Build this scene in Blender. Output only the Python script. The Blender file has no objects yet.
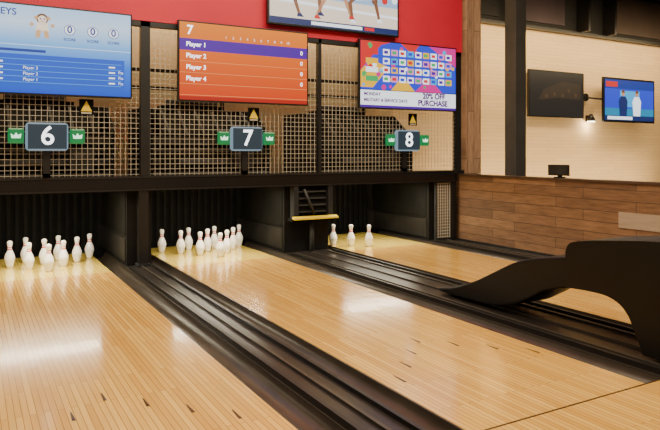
import bpy, bmesh, math, random
from mathutils import Vector
random.seed(4)
scene = bpy.context.scene

# ---------------------------------------------------------------- materials
def new_mat(name):
    m = bpy.data.materials.new(name); m.use_nodes = True
    nt = m.node_tree
    return m, nt, nt.nodes["Principled BSDF"]

def mat(name, col, rough=0.5, metal=0.0, noise=0.0, nscale=8.0, spec=0.5):
    m, nt, b = new_mat(name)
    b.inputs["Roughness"].default_value = rough
    b.inputs["Metallic"].default_value = metal
    b.inputs["Specular IOR Level"].default_value = spec
    if noise > 0:
        tc = nt.nodes.new("ShaderNodeTexCoord")
        n = nt.nodes.new("ShaderNodeTexNoise"); n.inputs["Scale"].default_value = nscale
        n.inputs["Detail"].default_value = 5
        r = nt.nodes.new("ShaderNodeValToRGB")
        r.color_ramp.elements[0].position = .3; r.color_ramp.elements[1].position = .7
        r.color_ramp.elements[0].color = (*[c*(1-noise) for c in col], 1)
        r.color_ramp.elements[1].color = (*[min(1, c*(1+noise)) for c in col], 1)
        nt.links.new(tc.outputs["Object"], n.inputs["Vector"])
        nt.links.new(n.outputs["Fac"], r.inputs["Fac"])
        nt.links.new(r.outputs["Color"], b.inputs["Base Color"])
    else:
        b.inputs["Base Color"].default_value = (*col, 1)
    return m

def emit(name, col, s=1.0):
    m, nt, b = new_mat(name)
    b.inputs["Base Color"].default_value = (0.01, 0.01, 0.01, 1)
    b.inputs["Roughness"].default_value = .35
    b.inputs["Emission Color"].default_value = (*col, 1)
    b.inputs["Emission Strength"].default_value = s
    return m

def emit_grad(name, stops, axis, lo, hi, s=1.0):
    """display panel whose picture is a gradient along a world axis"""
    m, nt, b = new_mat(name)
    b.inputs["Base Color"].default_value = (0.01, 0.01, 0.01, 1)
    b.inputs["Roughness"].default_value = .35
    tc = nt.nodes.new("ShaderNodeTexCoord")
    sx = nt.nodes.new("ShaderNodeSeparateXYZ")
    mr = nt.nodes.new("ShaderNodeMapRange")
    mr.inputs["From Min"].default_value = lo; mr.inputs["From Max"].default_value = hi
    r = nt.nodes.new("ShaderNodeValToRGB")
    el = r.color_ramp.elements
    el[0].position = stops[0][0]; el[0].color = (*stops[0][1], 1)
    el[1].position = stops[-1][0]; el[1].color = (*stops[-1][1], 1)
    for p, c in stops[1:-1]:
        e = el.new(p); e.color = (*c, 1)
    nt.links.new(tc.outputs["Object"], sx.inputs[0])
    nt.links.new(sx.outputs[axis], mr.inputs["Value"])
    nt.links.new(mr.outputs[0], r.inputs["Fac"])
    nt.links.new(r.outputs["Color"], b.inputs["Emission Color"])
    b.inputs["Emission Strength"].default_value = s
    return m

def planks(name, c1, c2, mortar, ax, ay, bw, bh, msize, rough, grain=0.25, gscale=(1, 14), offset=0.5, bump=0.2, spec=.5, coat=0):
    """board / strip material: ax = axis along the board, ay = axis across"""
    m, nt, b = new_mat(name)
    L = nt.links.new
    tc = nt.nodes.new("ShaderNodeTexCoord")
    sx = nt.nodes.new("ShaderNodeSeparateXYZ"); L(tc.outputs["Object"], sx.inputs[0])
    cb = nt.nodes.new("ShaderNodeCombineXYZ")
    L(sx.outputs[ax], cb.inputs[0]); L(sx.outputs[ay], cb.inputs[1])
    br = nt.nodes.new("ShaderNodeTexBrick")
    br.offset = offset; br.offset_frequency = 2
    br.inputs["Color1"].default_value = (*c1, 1); br.inputs["Color2"].default_value = (*c2, 1)
    br.inputs["Mortar"].default_value = (*mortar, 1)
    br.inputs["Scale"].default_value = 1.0
    br.inputs["Mortar Size"].default_value = msize
    br.inputs["Mortar Smooth"].default_value = .3
    br.inputs["Brick Width"].default_value = bw
    br.inputs["Row Height"].default_value = bh
    L(cb.outputs[0], br.inputs["Vector"])
    mp = nt.nodes.new("ShaderNodeMapping")
    mp.inputs["Scale"].default_value = (gscale[0], gscale[1], 1)
    L(cb.outputs[0], mp.inputs["Vector"])
    n = nt.nodes.new("ShaderNodeTexNoise"); n.inputs["Scale"].default_value = 3
    n.inputs["Detail"].default_value = 8; n.inputs["Roughness"].default_value = .65
    L(mp.outputs[0], n.inputs["Vector"])
    mr = nt.nodes.new("ShaderNodeMapRange")
    mr.inputs["From Min"].default_value = .25; mr.inputs["From Max"].default_value = .75
    mr.inputs["To Min"].default_value = 1-grain; mr.inputs["To Max"].default_value = 1+grain
    L(n.outputs["Fac"], mr.inputs["Value"])
    vm = nt.nodes.new("ShaderNodeVectorMath"); vm.operation = 'SCALE'
    L(br.outputs["Color"], vm.inputs[0]); L(mr.outputs[0], vm.inputs["Scale"])
    L(vm.outputs[0], b.inputs["Base Color"])
    b.inputs["Roughness"].default_value = rough
    b.inputs["Specular IOR Level"].default_value = spec
    if coat:
        b.inputs["Coat Weight"].default_value = coat; b.inputs["Coat Roughness"].default_value = .10
    if bump:
        bp = nt.nodes.new("ShaderNodeBump"); bp.inputs["Strength"].default_value = bump
        bp.inputs["Distance"].default_value = .01
        L(vm.outputs[0], bp.inputs["Height"]); L(bp.outputs[0], b.inputs["Normal"])
    return m

M = {}
M['lane'] = planks("maple_lane", (.80, .47, .115), (.62, .32, .060), (.32, .15, .03), 1, 0, 1.1, .037, .0024, .20, .13, (1, 30), .37, 0, .5, .4)
M['deck'] = planks("maple_pin_deck_lit", (.88, .66, .13), (.80, .56, .09), (.50, .28, .05), 1, 0, 3, .037, .0015, .15, .06, (1, 30), .37, 0, .5, .6)  # yellower and brighter than the lane: deck lighting put into the colour
M['gutter'] = mat("gutter_channel", (.070, .055, .043), .30, .35, .2, 3)
M['black'] = mat("black_satin", (.010, .009, .009), .38, 0, .2, 5)
M['hood'] = mat("black_moulding", (.0065, .006, .006), .45, 0, .1, 5, .28)
M['black_gloss'] = mat("black_gloss", (.008, .007, .007), .22, 0, 0)
M['cap'] = mat("division_cap", (.018, .014, .012), .30, 0, .3, 4)
M['rail'] = mat("rail_grey", (.08, .066, .053), .35, .5)
M['dark'] = mat("pit_dark", (.005, .005, .005), .8, 0, .3, 6, .2)
M['curt'] = mat("curtain_strip", (.010, .0095, .009), .7, 0, .3, 6, .2)
M['kick'] = mat("kickback_grey", (.007, .0068, .0068), .6, 0, .3, 4, .25)
M['kick2'] = mat("kickback_plate", (.020, .019, .019), .5, .1, .3, 4, .3)
M['red'] = mat("red_paint", (.56, .007, .035), .6, 0, .06, 2)
M['wire'] = mat("wire_zinc", (.56, .50, .40), .4, .2)
M['steel'] = mat("machine_steel", (.050, .049, .048), .6, .3, .3, 6, .3)
M['mach'] = mat("machine_dark", (.006, .006, .0065), .8, 0, .3, 6, .12)
M['mach2'] = mat("machine_grey", (.022, .022, .024), .7, 0, .3, 6, .2)
M['yellow'] = mat("safety_yellow", (.85, .60, .02), .45)
M['white'] = mat("pin_white", (.95, .93, .89), .2)
M['pinred'] = mat("pin_red", (.60, .02, .03), .3)
M['beige'] = mat("machine_room_paint", (.62, .49, .29), .8, 0, .12, 1.5)
M['slat'] = planks("pale_panel_wall", (.74, .54, .31), (.68, .49, .27), (.56, .39, .21), 0, 2, .85, .085, .004, .75, .05, (2, 8), .41, .06)
M['barn'] = planks("reclaimed_wood", (.24, .125, .062), (.13, .066, .034), (.022, .013, .009), 1, 2, 1.25, .145, .004, .55, .48, (1.2, 9), .37, .35)
M['barn_x'] = planks("reclaimed_wood_post", (.42, .25, .15), (.30, .17, .10), (.06, .035, .02), 2, 0, 2.2, .14, .004, .6, .5, (1.2, 9), .37, .5)
M['ledge'] = mat("ledge_dark_wood", (.06, .033, .020), .4, 0, .3, 5)
M['pale_plank'] = planks("pale_plank", (.36, .27, .19), (.33, .24, .16), (.2, .1, .1), 1, 2, 3, .5, .001, .6, .2, (1.2, 9), .37, .2)
M['ceil'] = mat("ceiling_black", (.006, .0055, .006), .9, 0, .2, 2)
M['bronze'] = mat("panel_brown", (.035, .020, .015), .7, 0, .2, 2)
M['plum'] = mat("panel_plum", (.030, .017, .024), .7, 0, .2, 2)
M['colgrey'] = mat("column_grey", (.065, .058, .054), .55, 0, .15, 3)
M['carpet'] = mat("dark_floor", (.03, .026, .024), .8, 0, .3, 10)
M['wall'] = mat("wall_dark_paint", (.10, .075, .06), .8, 0, .1, 2)
M['arrow'] = mat("arrow_inlay", (.05, .022, .010), .3)
M['bezel'] = mat("bezel_black", (.008, .008, .009), .3)
M['slate'] = emit("sign_slate", (.020, .042, .060), 1)
M['slate_rim'] = emit("sign_rim", (.22, .33, .42), 1)
M['green'] = emit("sign_green", (.0, .24, .06), 1)
M['txtw'] = emit("text_white", (1, 1, 1), 2.8)
M['crown'] = emit("crown_pale", (.7, 1.1, .75), 1.8)

# ---------------------------------------------------------------- builder
class B:
    def __init__(s):
        s.bm = bmesh.new(); s.mats = []
    def mi(s, m):
        if m not in s.mats: s.mats.append(m)
        return s.mats.index(m)
    def box(s, x0, x1, y0, y1, z0, z1, m):
        i = s.mi(m)
        v = [s.bm.verts.new((x, y, z)) for x in (x0, x1) for y in (y0, y1) for z in (z0, z1)]
        for f in ((0,1,3,2),(4,6,7,5),(0,4,5,1),(2,3,7,6),(0,2,6,4),(1,5,7,3)):
            fc = s.bm.faces.new([v[k] for k in f]); fc.material_index = i
    def poly(s, pts, m, sm=False):
        fc = s.bm.faces.new([s.bm.verts.new(p) for p in pts]); fc.material_index = s.mi(m); fc.smooth = sm
    def cyl(s, p0, p1, r, m, n=14, r2=None):
        i = s.mi(m); r2 = r if r2 is None else r2
        p0 = Vector(p0); p1 = Vector(p1); d = (p1-p0).normalized()
        a = d.orthogonal().normalized(); b = d.cross(a)
        A = []; C = []
        for k in range(n):
            t = 2*math.pi*k/n; o = a*math.cos(t)+b*math.sin(t)
            A.append(s.bm.verts.new(p0+o*r)); C.append(s.bm.verts.new(p1+o*r2))
        for k in range(n):
            f = s.bm.faces.new((A[k], A[(k+1)%n], C[(k+1)%n], C[k])); f.material_index = i; f.smooth = True
        f = s.bm.faces.new(A[::-1]); f.material_index = i
        f = s.bm.faces.new(C); f.material_index = i
    def prism(s, pts, x0, x1, m, smooth=False):
        """pts (y,z) extruded in x"""
        i = s.mi(m)
        a = [s.bm.verts.new((x0, y, z)) for y, z in pts]; b = [s.bm.verts.new((x1, y, z)) for y, z in pts]
        n = len(pts)
        f = s.bm.faces.new(a); f.material_index = i
        f = s.bm.faces.new(b[::-1]); f.material_index = i
        for k in range(n):
            f = s.bm.faces.new((a[k], b[k], b[(k+1)%n], a[(k+1)%n])); f.material_index = i; f.smooth = smooth
    def extr_y(s, pts, y0, y1, m, smooth=False):
        i = s.mi(m)
        a = [s.bm.verts.new((x, y0, z)) for x, z in pts]; b = [s.bm.verts.new((x, y1, z)) for x, z in pts]
        for k in range(len(pts)-1):
            f = s.bm.faces.new((a[k], a[k+1], b[k+1], b[k])); f.material_index = i; f.smooth = smooth
    def lathe(s, prof, m, n=24, mfun=None):
        rings = []
        for r, z in prof:
            rings.append([s.bm.verts.new((r*math.cos(2*math.pi*k/n), r*math.sin(2*math.pi*k/n), z)) for k in range(n)])
        for j in range(len(prof)-1):
            mm = mfun(.5*(prof[j][1]+prof[j+1][1])) if mfun else m
            i = s.mi(mm)
            for k in range(n):
                f = s.bm.faces.new((rings[j][k], rings[j][(k+1)%n], rings[j+1][(k+1)%n], rings[j+1][k]))
                f.material_index = i; f.smooth = True
        f = s.bm.faces.new(rings[0][::-1]); f.material_index = s.mi(m)
        f = s.bm.faces.new(rings[-1]); f.material_index = s.mi(m)
    def done(s, name, parent=None, bevel=0, seg=2, norm=True):
        if norm: bmesh.ops.recalc_face_normals(s.bm, faces=s.bm.faces[:])
        me = bpy.data.meshes.new(name); s.bm.to_mesh(me); s.bm.free()
        for m in s.mats: me.materials.append(m)
        o = bpy.data.objects.new(name, me); scene.collection.objects.link(o)
        if parent: o.parent = parent
        if bevel:
            md = o.modifiers.new("bevel", 'BEVEL'); md.width = bevel; md.segments = seg; md.limit_method = 'ANGLE'
            md.angle_limit = math.radians(40)
        return o

def text(txt, x, y, z, size, m, parent, name, align='LEFT', bold=0.0, facing=0.0):
    cu = bpy.data.curves.new(name, 'FONT'); cu.body = txt; cu.size = size
    cu.align_x = align; cu.align_y = 'CENTER'; cu.offset = bold; cu.extrude = .001
    tmp = bpy.data.objects.new(name+"_tmp", cu); scene.collection.objects.link(tmp)
    bpy.context.view_layer.update()
    dg = bpy.context.evaluated_depsgraph_get()
    me = bpy.data.meshes.new_from_object(tmp.evaluated_get(dg))
    bpy.data.objects.remove(tmp)
    me.materials.clear(); me.materials.append(m)
    o = bpy.data.objects.new(name, me); scene.collection.objects.link(o)
    o.rotation_euler = (math.pi/2, 0, facing); o.location = (x, y, z)
    o.parent = parent
    return o

# ---------------------------------------------------------------- layout constants (metres)
YM = 8.34       # front plane of the masking / cage
YF = 2.57       # foul line
YE = 10.0       # end of pin deck
LW = 1.48
LC = [-1.42, .80, 3.065, 5.76]      # lane centres
lanes = [(c-LW/2, c+LW/2) for c in LC]
XL, XR = -2.9, 7.22

# ---------------------------------------------------------------- room shell
b = B(); b.box(XL-.1, 18.5, -4, 12.0, -.30, -.16, M['carpet']); b.done("floor")
b = B(); b.box(XL, XR, -4, YF, -.16, 0, M['lane']); b.done("approach_floor")
b = B(); b.box(XR+.14, 18.5, -4, 11.0, -.16, 0, M['carpet']); b.done("floor_lounge")
b = B(); b.box(XL-.1, 18.5, 11.0, 11.12, -.16, 5.7, M['slat']); b.done("wall_back")
b = B(); b.box(XL-.1, 7.7, 10.90, 10.99, -.16, 5.6, M['beige']); b.done("wall_machine_room")
b = B(); b.box(XL-.12, XL, -4, 11.0, -.16, 5.7, M['wall']); b.done("wall_left")
b = B(); b.box(18.5, 18.6, -4, 11.1, -.16, 5.7, M['wall']); b.done("wall_right")
b = B(); b.box(XL-.12, 18.6, -4, 11.12, 5.7, 5.8, M['ceil']); b.done("ceiling")
# dark upper band on the back wall of the lounge with coloured panels
b = B()
b.box(7.8, 18.5, 10.86, 10.98, 4.48, 5.7, M['ceil'])
for x0, x1, m in ((9.2, 10.6, 'ceil'), (11.3, 12.8, 'plum'), (14.6, 17.9, 'bronze')):
    b.box(x0, x1, 10.80, 10.87, 4.62, 5.6, M[m])
for x in (10.9, 13.3, 14.3):
    b.box(x, x+.08, 10.5, 10.86, 4.5, 5.7, M['black'])
b.box(7.8, 18.5, 10.78, 10.86, 4.44, 4.52, M['black'])
b.done("trim_upper_band")
b = B(); b.box(XL, 7.33, YM, YM+.10, 3.20, 5.7, M['red']); b.done("wall_front_red")
b = B(); b.box(7.38, 7.72, YM-.04, YM+.32, 1.13, 5.7, M['barn_x']); b.done("wood_post", bevel=.006)
b = B(); b.box(8.50, 8.76, 8.25, 8.52, 0, 5.7, M['colgrey']); b.box(8.47, 8.79, 8.22, 8.55, 0, .12, M['black']); b.done("steel_column", bevel=.008)

# half wall (runs beside the lanes)
b = B()
b.box(XR, XR+.14, -2.5, YM-.05, -.16, 1.10, M['barn'])
b.box(XR+.14, 7.72, YM-.05, YM+.32, 0, 1.125, M['barn'])
b.box(XR-.02, XR+.17, -2.5, YM-.045, 1.10, 1.13, M['ledge'])
b.box(XR-.012, XR-.001, 3.2, 5.24, .535, .735, M['pale_plank'])
b.done("wall_half_wood")

# ---------------------------------------------------------------- lanes
def lane(x0, x1, aoff):
    b = B()
    b.box(x0, x1, YF, 8.25, -.16, 0, M['lane'])
    b.box(x0, x1, 8.25, YE, -.16, 0, M['deck'])
    xc = (x0+x1)/2+aoff
    for k in range(-3, 4):                       # inlaid arrows
        ax = xc+.205*k; ay = 4.07-.215*abs(k)
        if ax > x1-.02: continue
        b.poly([(ax-.011, ay-.07, .0012), (ax+.011, ay-.07, .0012), (ax+.003, ay+.07, .0012), (ax-.003, ay+.07, .0012)], M['arrow'])
    return b.done("bowling_lane")
for l, a in zip(lanes, (0, -.09, .02, 0)): lane(*l, a)
b = B(); b.box(XL+.02, XR-.02, YF-.010, YF+.002, .0002, .0016, M['arrow']); b.done("foul_line")

G = .235
def gutter(b, x0, x1):
    n = 12; w = x1-x0
    b.extr_y([(x0+.012+(w-.024)*(0.5-0.5*math.cos(math.pi*k/n)), -.012-.085*math.sin(math.pi*k/n)) for k in range(n+1)], YF, YE, M['gutter'], True)
    b.box(x0+.001, x0+.012, YF, YE, -.16, -.002, M['rail']); b.box(x1-.012, x1-.001, YF, YE, -.16, -.002, M['rail'])
    b.box(x0+.012, x1-.012, YF, YE, -.16, -.12, M['dark'])
divs = []
prev = XL+.002
for i, (x0, x1) in enumerate(lanes):
    divs.append((prev, x0-G)); prev = x1+G
divs.append((prev, XR-.003))
for i, (x0, x1) in enumerate(divs):
    b = B(); b.box(x0, x1, YF, YE, -.16, .012, M['cap'])
    if i > 0: gutter(b, x0-G, x0)
    if i < len(divs)-1: gutter(b, x1, x1+G)
    w = x1-x0
    if w > .2:
        b.box(x0, x0+.03, YF, YM-.02, .012, .04, M['black'])
        b.box(x1-.03, x1, YF, YM-.02, .012, .04, M['black'])
        b.box(x0+w*.5-.012, x0+w*.5+.012, YF, YM-.02, .012, .03, M['rail'])
    if w > .6:
        b.box(x0+.10, x0+.13, YF, YM-.02, .012, .03, M['rail'])
        b.box(x1-.13, x1-.10, YF, YM-.02, .012, .03, M['rail'])
    b.done("lane_divider", norm=False)

# pit enclosure: kickbacks and curtain as one fixture
b = B()
for i, (x0, x1) in enumerate(divs):
    b.box(x0, x1, YM+.16, 10.44, .014, .998, M['kick'])
    if i > 0:
        b.box(x0-.012, x0, YM+.22, 10.4, .06, .36, M['kick2'])
        b.box(x0-.010, x0, YM+.22, 10.4, .40, .95, M['dark'])
b.box(XL+.002, XR-.002, 10.45, 10.6, -.15, 1.05, M['dark'])
x = XL+.03
while x < XR-.05:
    b.box(x, x+.05, 10.425, 10.45, .02, 1.04, M['curt']); x += .115
b.done("pin_pit_enclosure")

# masking beam, posts
b = B()
b.box(XL+.002, 7.21, YM, YM+.14, 1.0, 1.19, M['black_gloss'])
b.box(7.21, 7.37, YM, YM+.14, 1.127, 1.19, M['black_gloss'])
b.box(XL+.002, 7.21, YM-.012, YM, 1.165, 1.19, M['black'])
b.box(XL+.002, 7.21, YM-.012, YM, 1.0, 1.02, M['black'])
for x0, x1 in ((1.90, 2.02), (7.12, 7.20), (-.36, -.26)):
    b.box(x0, x1, YM+.01, YM+.13, .013, 1.0, M['black'])
b.box(1.88, 2.04, YM-.01, YM+.15, .013, .05, M['mach2'])
b.done("masking_beam")

b = B()
for xc, w in ((-.3, .10), (1.98, .12), (4.56, .05), (7.26, .10)):
    b.box(xc-w/2, xc+w/2, YM+.005, YM+.09, 1.192, 3.195, M['black'])
b.box(XL+.01, 7.31, YM+.005, YM+.09, 3.13, 3.195, M['black'])
def mesh_panel(x0, x1, z0, z1, y, sp=.066, w=.0026):
    x = x0
    while x <= x1:
        b.box(x-w, x+w, y, y+.006, z0, z1, M['wire']); x += sp
    z = z0+.02
    while z <= z1:
        b.box(x0, x1, y-.004, y+.002, z-w, z+w, M['wire']); z += sp
for a, c in ((XL+.02, -.36), (-.24, 1.91), (2.05, 4.52), (4.60, 7.20)):
    mesh_panel(a, c, 1.192, 3.13, YM+.05)
b.done("safety_cage")
b = B(); mesh_panel(6.80, 7.11, .05, .98, YM+.05, .05, .006)
b.box(6.78, 6.80, YM+.03, YM+.07, .014, .995, M['mach2']); b.done("wire_mesh_gate")

# ---------------------------------------------------------------- pinsetters
def pinsetter(xc):
    b = B(); y0, y1 = 8.85, 10.25
    for s in (-1, 1):
        x = xc+s*.88
        b.prism([(y0, 1.12), (y1, 1.12), (y1, 2.15), (y0+.55, 2.15), (y0, 1.75)], x-.02, x+.02, M['mach'])
        b.cyl((x-.03*s, y0+.25, 1.5), (x+.06*s, y0+.25, 1.5), .14, M['steel'], 20)
    b.box(xc-.86, xc+.86, y0+.8, y0+.84, 1.12, 2.08, M['mach'])                # dark backing added so the works read solid and dark
    b.box(xc-.86, xc+.86, y0+.05, y0+.11, 1.12, 1.22, M['steel'])
    b.box(xc-.86, xc+.86, y0, y0+.05, 1.60, 1.72, M['mach2'])
    b.box(xc-.86, xc+.86, y0+.5, y0+.56, 2.02, 2.14, M['mach2'])
    b.prism([(y0+.02, 1.74), (y0+.5, 2.10), (y0+.53, 2.06), (y0+.05, 1.70)], xc-.7, xc+.7, M['mach'])
    for k in range(6):
        xx = xc-.62+k*.25
        b.prism([(y0+.0, 1.76), (y0+.48, 2.12), (y0+.50, 2.09), (y0+.02, 1.73)], xx-.014, xx+.014, M['steel'])
    b.cyl((xc-.84, y0+.18, 1.36), (xc+.84, y0+.18, 1.36), .05, M['steel'], 16)
    b.cyl((xc-.84, y0+.1, 1.52), (xc+.84, y0+.1, 1.52), .025, M['steel'], 12)
    b.cyl((xc-.3, y0+.3, 1.45), (xc+.25, y0+.3, 1.45), .13, M['mach2'], 20)     # motor
    for k in range(9):
        b.cyl((xc-.29+k*.065, y0+.3, 1.45), (xc-.275+k*.065, y0+.3, 1.45), .142, M['mach'], 20)
    b.box(xc+.34, xc+.62, y0-.02, y0+.2, 1.26, 1.56, M['mach2'])                # control box
    b.box(xc+.38, xc+.5, y0-.024, y0-.02, 1.42, 1.5, M['steel'])
    b.box(xc-.74, xc-.48, y0, y0+.25, 1.25, 1.5, M['mach'])
    for k in range(5):
        b.cyl((xc-.7+k*.34, y0+.35, 1.12), (xc-.6+k*.34, y0+.5, 2.0), .018, M['steel'], 8)
    b.box(xc-.5, xc+.5, y0+.9, y0+1.2, 2.08, 2.22, M['mach'])                   # ball elevator / turret housing
    b.cyl((xc-.4, y0+1.0, 2.24), (xc+.4, y0+1.0, 2.24), .08, M['mach2'], 18)
    b.box(xc-.9, xc+.9, y0, y1, 1.06, 1.12, M['dark'])
    return b.done("pinsetter_machine")
for c in LC: pinsetter(c)
b = B()
for z in (2.55, 2.85):
    b.box(XL+.01, 7.2, 10.70, 10.80, z, z+.05, M['mach2'])
for x in (-2.2, .95, 3.9, 6.9):
    b.box(x, x+.05, 10.80, 10.88, -.16, 3.3, M['mach2'])
b.done("cable_tray")

def label(x, z, s=1):
    b = B(); b.box(x-.07*s, x+.07*s, YM+.025, YM+.036, z-.08*s, z+.08*s, M['mach'])
    b.poly([(x-.055*s, YM+.024, z-.045*s), (x+.055*s, YM+.024, z-.045*s), (x, YM+.024, z+.065*s)], M['yellow'])
    b.box(x-.05*s, x+.05*s, YM+.023, YM+.025, z-.07*s, z-.055*s, M['wire'])
    return b.done("warning_sign", norm=False)
label(1.26, 2.06, 1.2); label(3.50, 2.03, 1.2); label(6.30, 2.03, 1.2)

# ball accelerator door between lanes 7 and 8
b = B()
b.box(4.12, 4.20, YM+.0, YM+.12, .50, .998, M['mach2'])
b.box(4.70, 4.78, YM+.0, YM+.12, .50, .998, M['mach2'])
b.box(4.20, 4.70, YM+.08, YM+.12, .52, .998, M['dark'])
for k in range(4):
    b.box(4.22, 4.68, YM+.04, YM+.08, .60+k*.1, .62+k*.1, M['steel'])
b.prism([(YM-.03, .555), (YM-.03, .525), (YM-.10, .51), (YM-.10, .535)], 4.08, 4.82, M['yellow'])
b.box(4.08, 4.82, YM-.03, YM+.12, .48, .52, M['mach'])
b.cyl((4.45, YM+.06, .5), (4.45, YM+.06, .013), .035, M['steel'])
b.cyl((4.30, YM+.02, .95), (4.45, YM-.02, .58), .02, M['steel'], 10)
b.done("ball_lift_frame")

# ---------------------------------------------------------------- pins
H = .345
prof0 = [(.0262, 0), (.0286, .004), (.036, .06), (.0455, .19), (.0528, .29), (.0550, .33), (.0530, .40), (.0440, .50), (.0330, .58), (.0245, .655), (.0215, .70), (.0213, .74), (.0232, .80), (.0265, .86), (.0290, .905), (.0288, .94), (.0235, .975), (.0130, .994), (.003, 1.0)]
prof = []
for j in range(len(prof0)-1):
    for t in (0, .5):
        prof.append((prof0[j][0]*(1-t)+prof0[j+1][0]*t, (prof0[j][1]*(1-t)+prof0[j+1][1]*t)*H))
prof.append((prof0[-1][0], H))
def pm(z):
    f = z/H
    return M['pinred'] if (.65 < f < .69 or .735 < f < .77) else M['white']
b = B(); b.lathe([(r*1.18, z) for r, z in prof], M['white'], 24, pm)
p0 = b.done("bowling_pin"); pin_me = p0.data
bpy.data.objects.remove(p0)
def pin(x, y):
    o = bpy.data.objects.new("bowling_pin", pin_me); scene.collection.objects.link(o)
    o.location = (x, y, .0005); o.rotation_euler = (0, 0, random.uniform(0, 6))
YP, PD, PR = 8.68, .41, .28
for li, dx in ((0, .03), (1, .06), (2, .05)):
    for r in range(4):
        for k in range(r+1):
            pin(LC[li]+dx+(k-r/2)*PD, YP+r*PR)
for r in range(3):
    pin(LC[3]-.24-r*.225, 8.48+r*.18)

# ---------------------------------------------------------------- lane number signs
def crown(b, x, y, z, s, m):
    pts = [(-1, -.6), (1, -.6), (1.15, .55), (.5, 0), (0, .8), (-.5, 0), (-1.15, .55)]
    tri = [(0, 1, 2), (0, 2, 3), (0, 3, 5), (3, 4, 5), (0, 5, 6)]
    for t in tri:
        b.poly([(x+pts[q][0]*s, y, z+pts[q][1]*s) for q in t], m)
def number_sign(xc, n):
    e = bpy.data.objects.new("lane_number_sign", None); scene.collection.objects.link(e)
    yf = YM-.14
    b = B(); b.box(xc-.235, xc+.235, yf, yf+.10, 1.515, 1.85, M['slate_rim']); b.done("housing", e, bevel=.045, seg=4)
    b = B(); b.box(xc-.212, xc+.212, yf-.006, yf+.002, 1.537, 1.828, M['slate']); b.done("face", e)
    text(n, xc, yf-.009, 1.685, .31, M['txtw'], e, "digit", 'CENTER', .004)
    for s in (-1, 1):
        b = B(); b.box(xc+s*.335-.085, xc+s*.335+.085, yf+.01, yf+.07, 1.60, 1.78, M['green']); b.done("side_lamp", e, bevel=.02)
        b = B(); crown(b, xc+s*.335, yf+.007, 1.69, .048, M['crown']); b.done("crown", e, norm=False)
    b = B(); b.box(xc-.44, xc+.44, yf+.07, yf+.10, 1.67, 1.71, M['black'])
    b.box(xc-.04, xc+.04, yf+.10, YM-.001, 1.19, 1.70, M['black'])
    b.box(xc-.04, xc+.04, yf+.10, YM+.03, 1.191, 1.24, M['black']); b.done("bracket", e)
number_sign(.80, "6"); number_sign(3.34, "7"); number_sign(6.10, "8")

# ---------------------------------------------------------------- lane monitors
def scr(name, c, s=1.0):
    if name not in M: M[name] = emit("screen_"+name, c, s)
    return M[name]
def monitor(name, x0, x1, z0, z1, yf, depth=.06, arm=None):
    e = bpy.data.objects.new(name, None); scene.collection.objects.link(e)
    b = B(); b.box(x0, x1, yf, yf+depth, z0, z1, M['bezel']); b.done("casing", e, bevel=.006)
    if arm is not None:
        xc = (x0+x1)/2; zc = (z0+z1)/2
        b = B(); b.box(xc-.12, xc+.12, yf+depth, arm, zc+.25, zc+.45, M['black'])
        b.box(xc-.3, xc+.3, yf+depth, yf+depth+.015, zc-.2, zc+.46, M['black']); b.done("mount", e)
    return e
class Screen:
    """flat picture drawn with thin coloured panels on a display; u,v in 0..1 (v up)"""
    def __init__(s, e, x0, x1, z0, z1, yf, bez=.02):
        s.e, s.x0, s.x1, s.z0, s.z1 = e, x0+bez, x1-bez, z0+bez, z1-bez
        s.y = yf-.001; s.b = B()
    def P(s, u, v, l): return (s.x0+u*(s.x1-s.x0), s.y-.0012*l, s.z0+v*(s.z1-s.z0))
    def r(s, u0, v0, u1, v1, m, l=1): s.b.poly([s.P(u0, v0, l), s.P(u1, v0, l), s.P(u1, v1, l), s.P(u0, v1, l)], m)
    def p(s, pts, m, l=1): s.b.poly([s.P(u, v, l) for u, v in pts], m)
    def disc(s, u, v, ru, m, l=2, n=18):
        k = (s.x1-s.x0)/(s.z1-s.z0)
        s.p([(u+ru*math.cos(2*math.pi*i/n), v+ru*k*math.sin(2*math.pi*i/n)) for i in range(n)], m, l)
    def t(s, txt, u, v, size, m, align='LEFT', bold=0, l=6):
        x, y, z = s.P(u, v, l); text(txt, x, y, z, size, m, s.e, "caption", align, bold)
    def done(s): s.b.done("picture", s.e, norm=False)

yF = 8.25; MZ0, MZ1 = 2.175, 3.245
# --- lane 6 monitor
x0, x1 = -.145, 1.79
e = monitor("scoring_monitor", x0, x1, MZ0, MZ1, yF, arm=YM-.001)
S = Screen(e, x0, x1, MZ0, MZ1, yF)
M['sky6'] = emit_grad("screen_sky6", [(0, (.003, .07, .70)), (.35, (.02, .22, .95)), (.58, (.22, .58, 1.1)), (.8, (.75, .95, 1.2)), (1, (.50, .80, 1.2))], 2, MZ0, MZ1, 1.1)
S.r(0, 0, 1, 1, M['sky6'], 0)
w = scr('w', (1.4, 1.45, 1.5), 1); db = scr('dblue', (.01, .05, .38), 1); lb = scr('lblue', (.12, .50, 1.1), 1); mb = scr('mblue', (.008, .12, .80), 1)
S.r(.0, .08, .96, .44, mb, 1)
for k in range(5):
    S.r(.02, .12+k*.065, .94, .126+k*.065, lb, 2)
for k in range(4):
    S.r(.05, .145+k*.065, .24, .163+k*.065, w, 2); S.r(.86, .145+k*.065, .90, .163+k*.065, w, 2)
S.r(.0, .47, .48, .50, db, 1); S.r(0, .545, 1, .55, w, 1)
brn = scr('brown', (.22, .08, .02), 1); tan = scr('tan', (.95, .55, .25), 1); rd = scr('redx', (.9, .03, .03), 1)
wt = scr('cream', (1.3, 1.1, .85), 1)
S.disc(.46, .86, .034, brn, 2); S.disc(.46, .853, .025, wt, 3); S.disc(.424, .87, .012, tan, 2); S.disc(.496, .87, .012, tan, 2)
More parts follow.
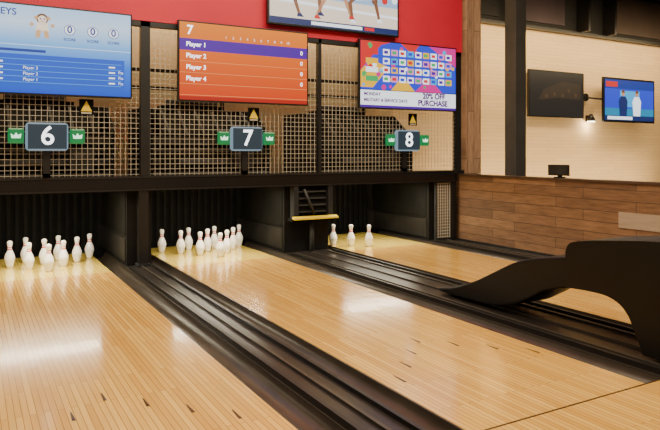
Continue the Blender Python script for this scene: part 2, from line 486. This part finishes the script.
S.p([(.42, .72), (.50, .72), (.49, .82), (.43, .82)], wt, 2); S.disc(.40, .79, .012, tan, 2); S.disc(.52, .79, .012, tan, 2)
S.p([(.42, .64), (.445, .64), (.455, .73), (.425, .73)], tan, 2); S.p([(.475, .64), (.50, .64), (.495, .73), (.465, .73)], tan, 2)
S.disc(.45, .86, .005, db, 4); S.disc(.472, .86, .005, db, 4); S.r(.45, .83, .47, .838, rd, 4)
for u in (.62, .76, .89):
    S.disc(u, .76, .034, db, 2); S.disc(u, .76, .030, w, 3)
    S.t("0", u, .76, .12, db, 'CENTER', .003)
    S.t("SCORE", u, .645, .045, db, 'CENTER', .001)
S.t("DONKEYS", .05, .91, .11, db, bold=.0015)
for k in range(3):
    S.t("Player %d" % (k+1), .35, .155+k*.066, .05, w); S.t("Pts", .92, .155+k*.066, .05, w)
S.done()
# --- lane 7 monitor
x0, x1 = 2.38, 4.31
e = monitor("scoring_monitor", x0, x1, MZ0, MZ1, yF, arm=YM-.001)
S = Screen(e, x0, x1, MZ0, MZ1, yF)
M['or7'] = emit_grad("screen_orange", [(0, (.85, .045, .005)), (.5, (1.05, .15, .004)), (1, (1.15, .29, .004))], 2, MZ0, MZ1, 1.0)
S.r(0, 0, 1, 1, M['or7'], 0)
pu = scr('purple', (.10, .006, .42), 1); do = scr('dorange', (.55, .015, .006), 1); lo = scr('lorange', (1.3, .50, .15), 1)
S.r(.0, .64, 1, .79, pu, 1)
for k in range(1, 5): S.r(.0, .64-k*.145, 1, .645-k*.145, lo, 1)
S.r(0, .0, 1, .045, do, 1)
S.t("7", .05, .895, .17, M['txtw'], 'LEFT', .003)
for k in range(4):
    S.t("Player %d" % (k+1), .045, .715-k*.147, .085, M['txtw'], 'LEFT', .001)
    S.t("0", .95, .715-k*.147, .08, M['txtw'], 'CENTER')
for k in range(10): S.t(str(k+1), .34+k*.055, .84, .05, w, 'CENTER')
S.done()
# --- lane 8 monitor
x0, x1 = 5.195, 7.125
e = monitor("scoring_monitor", x0, x1, MZ0, MZ1, yF, arm=YM-.001)
S = Screen(e, x0, x1, MZ0, MZ1, yF)
bl = scr('blue8', (.03, .07, .85), 1); mg = scr('mag', (.9, .02, .35), 1); yl = scr('yel', (1.2, .65, .02), 1); gn = scr('grn', (.05, .55, .15), 1); cy = scr('cyan', (.05, .55, 1.1), 1); pk = scr('pink', (1.1, .38, .75), 1)
S.r(0, .27, 1, 1, bl, 0)
S.p([(0, .55), (.2, .95), (.3, 1), (0, 1)], rd, 1); S.p([(0, .3), (.12, .3), (.28, .62), (.10, .72), (0, .55)], yl, 1)
S.p([(.3, .27), (.55, .27), (.42, .50)], yl, 1); S.p([(.55, .27), (.85, .27), (.7, .5)], mg, 1); S.p([(.82, .27), (1, .27), (1, .6)], bl, 1)
S.p([(.4, 1), (.6, 1), (.52, .85)], rd, 1); S.p([(.7, 1), (1, 1), (1, .7), (.9, .8)], mg, 1)
for i in range(40):
    u = random.uniform(0.02, .97); v = random.uniform(.31, .95); r_ = random.uniform(.010, .025)
    S.disc(u, v, r_, random.choice([mg, yl, cy, w, rd, gn]), 1.5, 10)
cols = [w, pk, w, cy, w, yl, w, pk, w]
for rr in range(4):
    for cc in range(9):
        u = .22+cc*.083; v = .80-rr*.135
        S.r(u, v, u+.068, v+.095, cols[(rr*2+cc) % 9], 2)
        S.r(u+.010, v+.025, u+.05, v+.07, (pu, bl, rd, gn)[(rr+cc*3) % 4], 3)
for rr in range(4): S.r(.05, .80-rr*.135, .17, .88-rr*.135, (rd, yl, w, gn)[rr], 3)
S.r(0, 0, 1, .26, w, 0); S.r(0, .0, 1, .035, pu, 1)
dp = scr('dpurple', (.12, .005, .22), 1)
S.t("MONDAY", .03, .20, .07, dp, 'LEFT', .002); S.t("MILITARY & SERVICE DAYS", .03, .11, .07, dp, 'LEFT', .002)
S.t("20% OFF", .63, .205, .125, dp, 'LEFT', .005); S.t("PURCHASE", .58, .095, .125, dp, 'LEFT', .005)
S.done()
# --- large TV on the red wall
x0, x1, z0, z1 = 3.66, 5.93, 3.32, 4.60; yT = 8.24
e = monitor("wall_television", x0, x1, z0, z1, yT, arm=YM-.001)
S = Screen(e, x0, x1, z0, z1, yT, .03)
ct = scr('court', (1.2, 1.0, .80), 1); gy = scr('greyc', (.45, .68, 1.0), 1); sk = scr('skin', (.30, .11, .05), 1); sk2 = scr('skin2', (.75, .35, .18), 1); nv = scr('navy', (.01, .03, .16), 1)
S.r(0, 0, 1, 1, gy, 0); S.r(0, .07, 1, .34, ct, 1); S.p([(0, .26), (1, .20), (1, .23), (0, .30)], w, 2)
for k in range(12): S.disc(.04+k*.085, .40+.02*(k % 3), .025, random.choice([nv, brn, w, gy, rd]), 1.5, 10)
S.r(0, 0, 1, .07, nv, 3); S.r(.3, .015, .7, .055, w, 4); S.r(.72, .015, .8, .055, rd, 4)
def leg(hip, knee, ank, col, shoe):
    S.p([(hip[0]-.028, hip[1]), (knee[0]-.016, knee[1]), (knee[0]+.016, knee[1]), (hip[0]+.028, hip[1])], col, 5)
    S.p([(knee[0]-.016, knee[1]), (ank[0]-.010, ank[1]), (ank[0]+.010, ank[1]), (knee[0]+.016, knee[1])], col, 5)
    S.p([(ank[0]-.014, ank[1]), (ank[0]-.016, ank[1]-.035), (ank[0]+.035, ank[1]-.035), (ank[0]+.012, ank[1]+.01)], shoe, 6)
for (u, c, sc, up, kx, ax) in ((.27, sk, nv, w, .10, .06), (.47, sk2, rd, nv, .07, .13), (.72, sk, w, w, .12, .10)):
    leg((u-.03, .50), (u-kx, .34), (u-ax, .13), c, sc); leg((u+.03, .50), (u+.09, .38), (u+.06+ax*.6, .17), c, sc)
    S.p([(u-.075, .38), (u+.085, .42), (u+.045, .60), (u-.045, .60)], up, 7)
    S.p([(u-.045, .60), (u+.045, .60), (u+.065, .82), (u-.045, .82)], up, 8); S.disc(u+.01, .88, .02, c, 8)
    S.p([(u+.04, .80), (u+.06, .76), (u+.13, .62), (u+.11, .62)], c, 7); S.p([(u-.03, .80), (u-.05, .77), (u-.10, .60), (u-.085, .60)], c, 7)
S.disc(.61, .46, .022, scr('ball', (1.0, .25, .03), 1), 9)
S.done()

# --- lounge TVs
x0, x1, z0, z1 = 11.6, 13.55, 2.35, 3.49; yT = 10.84
e = monitor("lounge_television", x0, x1, z0, z1, yT, arm=10.99)
S = Screen(e, x0, x1, z0, z1, yT, .025)
refl1 = scr('refl1', (.040, .026, .018), 1); refl2 = scr('refl2', (.09, .05, .025), 1); d3 = scr('d3', (.012, .012, .014), 1)  # brown shapes painted as the bar's reflection in a dark screen
S.r(0, 0, 1, 1, d3, 0); S.p([(.15, .35), (.5, .42), (.95, .40), (.95, .75), (.6, .80), (.25, .60)], refl1, 1)
for u, v in ((.3, .45), (.45, .5), (.6, .48), (.72, .6), (.85, .5)): S.disc(u, v, .025, refl2, 2)
S.done()
x0, x1, z0, z1 = 14.02, 16.12, 2.27, 3.42; yT = 10.62
e = monitor("lounge_television", x0, x1, z0, z1, yT, arm=10.99)
S = Screen(e, x0, x1, z0, z1, yT, .05)
S.r(0, 0, 1, 1, bl, 0); S.r(0, .0, 1, .30, scr('teal', (.01, .30, .55), 1), 1); S.r(0, .78, 1, 1, db, 1); S.r(0, .0, 1, .12, nv, 2)
S.r(.05, .02, .55, .10, w, 3); S.r(.02, .82, .25, .95, rd, 3); S.r(.3, .34, .7, .74, cy, 1)
for u, up in ((.36, nv), (.64, w)):
    S.p([(u-.07, .12), (u+.07, .12), (u+.09, .48), (u+.05, .60), (u-.05, .60), (u-.09, .48)], up, 4); S.disc(u, .67, .035, sk2, 5); S.p([(u-.036, .69), (u+.036, .69), (u+.02, .76), (u-.02, .76)], brn, 6)
S.done()
b = B()
b.cyl((13.72, 10.99, 2.90), (13.72, 10.90, 2.90), .10, M['black'], 18)
b.cyl((13.72, 10.92, 2.90), (13.95, 10.74, 2.86), .025, M['black'])
b.cyl((13.95, 10.74, 2.86), (14.5, 10.70, 2.86), .025, M['black'])
b.done("arm", e)
glow = emit("lamp_glow", (1, .88, .62), 12)
def sconce(x, z):
    b = B()
    b.box(x-.05, x+.05, 10.93, 10.99, z-.05, z+.12, M['black'])
    b.cyl((x, 10.86, z+.15), (x, 10.86, z-.03), .035, M['black'], 18, .12)
    b.cyl((x, 10.86, z-.032), (x, 10.86, z-.05), .10, glow, 18)
    b.box(x-.02, x+.02, 10.86, 10.95, z+.05, z+.09, M['black'])
    return b.done("wall_sconce")
sconce(13.85, 2.32)

# tablet on the ledge
b = B()
b.prism([(6.16, 1.131), (6.30, 1.131), (6.27, 1.15), (6.19, 1.15)], 7.22, 7.34, M['black'])
b.box(7.27, 7.30, 6.20, 6.26, 1.14, 1.22, M['black'])
b.prism([(6.05, 1.165), (6.41, 1.165), (6.41, 1.32), (6.05, 1.32)], 7.245, 7.268, M['bezel'])
b.prism([(6.065, 1.18), (6.395, 1.18), (6.395, 1.305), (6.065, 1.305)], 7.242, 7.245, M['kick2'])
b.done("ledge_tablet")

# ---------------------------------------------------------------- ball return (arched hood between lanes 7 and 8)
def catmull(P, k=5):
    out = []
    for i in range(len(P)-1):
        a = P[max(i-1, 0)]; b_ = P[i]; c = P[i+1]; d = P[min(i+2, len(P)-1)]
        for j in range(k):
            t = j/k
            out.append(tuple(.5*((2*b_[q])+(-a[q]+c[q])*t+(2*a[q]-5*b_[q]+4*c[q]-d[q])*t*t+(-a[q]+3*b_[q]-3*c[q]+d[q])*t**3) for q in (0, 1)))
    out.append(P[-1]); return out
def strip(b, top, bot, x0, x1, m):
    n = len(top); i = b.mi(m)
    V = []
    for k in range(n):
        (y, z), (y2, z2) = top[k], bot[k]
        V.append([b.bm.verts.new(c) for c in ((x0, y, z), (x1, y, z), (x1, y2, z2), (x0, y2, z2))])
    for k in range(n-1):
        for q in range(4):
            f = b.bm.faces.new((V[k][q], V[k][(q+1)%4], V[k+1][(q+1)%4], V[k+1][q])); f.material_index = i; f.smooth = q in (0, 2)
    b.bm.faces.new(V[0][::-1]).material_index = i; b.bm.faces.new(V[-1]).material_index = i
er = bpy.data.objects.new("ball_return", None); scene.collection.objects.link(er)
z_ = .042
top = catmull([(5.26, .07), (5.02, .12), (4.72, .23), (4.42, .38), (4.2, .49), (4.0, .56), (3.75, .61), (3.50, .65), (3.25, .67)])
bot = catmull([(5.24, z_), (5.0, z_), (4.75, z_), (4.45, .055), (4.18, .12), (3.97, .23), (3.8, .32), (3.52, .39), (3.25, .40)])
b = B(); strip(b, top, bot, 4.28, 4.70, M['hood']); b.done("tail_fairing", er, bevel=.025, seg=3)
top = catmull([(3.54, .69), (3.49, .77), (3.30, .81), (3.05, .84), (2.80, .865), (2.45, .88), (2.15, .86), (1.98, .76), (1.91, .5), (1.89, .2), (1.89, z_)])
bot = catmull([(3.53, .40), (3.42, .41), (3.18, .41), (3.05, .37), (2.97, .29), (2.93, .20), (2.90, .14), (2.88, .10), (2.87, .07), (2.86, .05), (2.86, z_)])
b = B(); strip(b, top, bot, 4.20, 4.75, M['hood']); b.done("hood", er, bevel=.03, seg=3)
b = B(); b.box(4.16, 4.78, 1.84, YF-.012, .002, z_, M['mach']); b.done("base_plate", er, bevel=.008)

# ---------------------------------------------------------------- lights
def area(name, loc, sx, sy, power, col, rot=(0, 0, 0)):
    l = bpy.data.lights.new(name, 'AREA'); l.shape = 'RECTANGLE'; l.size = sx; l.size_y = sy
    l.energy = power; l.color = col
    o = bpy.data.objects.new(name, l); scene.collection.objects.link(o); o.location = loc; o.rotation_euler = rot
    return o
warm = (1, .84, .60)
area("lane_light", (1.0, 4.6, 5.5), 5, 1.4, 350, warm)
area("lane_light", (5.5, 4.6, 5.5), 3, 1.4, 270, warm)
area("lane_light", (2.5, 1.0, 5.5), 6, 1.2, 270, warm)
area("wall_wash_light", (2.5, 6.6, 5.5), 8, 1.2, 140, warm, (math.radians(25), 0, 0))
for c in LC:
    area("pin_deck_light", (c, YM+.20, .97), 1.3, .08, 46, (1, .90, .66), (math.radians(4), 0, 0))
area("machine_room_light", (2.2, 10.6, 4.4), 9, .2, 240, (1, .78, .48), (math.radians(22), 0, 0))
area("lounge_light", (13, 9.6, 4.4), 9, .5, 260, (1, .74, .40), (math.radians(45), 0, 0))
area("lounge_light", (12.5, 9.9, .4), 8, .3, 150, (1, .74, .40), (math.radians(140), 0, 0))
p = bpy.data.lights.new("sconce_bulb", 'POINT'); p.energy = 14; p.color = (1, .8, .5); p.shadow_soft_size = .06
o = bpy.data.objects.new("sconce_bulb", p); o.location = (13.85, 10.80, 2.18); scene.collection.objects.link(o)

wd = bpy.data.worlds.new("world"); scene.world = wd; wd.use_nodes = True
bg = wd.node_tree.nodes["Background"]; bg.inputs[0].default_value = (.55, .45, .35, 1); bg.inputs[1].default_value = .45

# ---------------------------------------------------------------- camera
cam = bpy.data.cameras.new("camera"); co = bpy.data.objects.new("camera", cam); scene.collection.objects.link(co)
co.location = (0, 0, 1.5); co.rotation_euler = (math.pi/2, 0, -math.atan(360/635))
cam.sensor_width = 36; cam.lens = 36*635/660; cam.shift_y = -63/660; cam.clip_start = .05
scene.camera = co
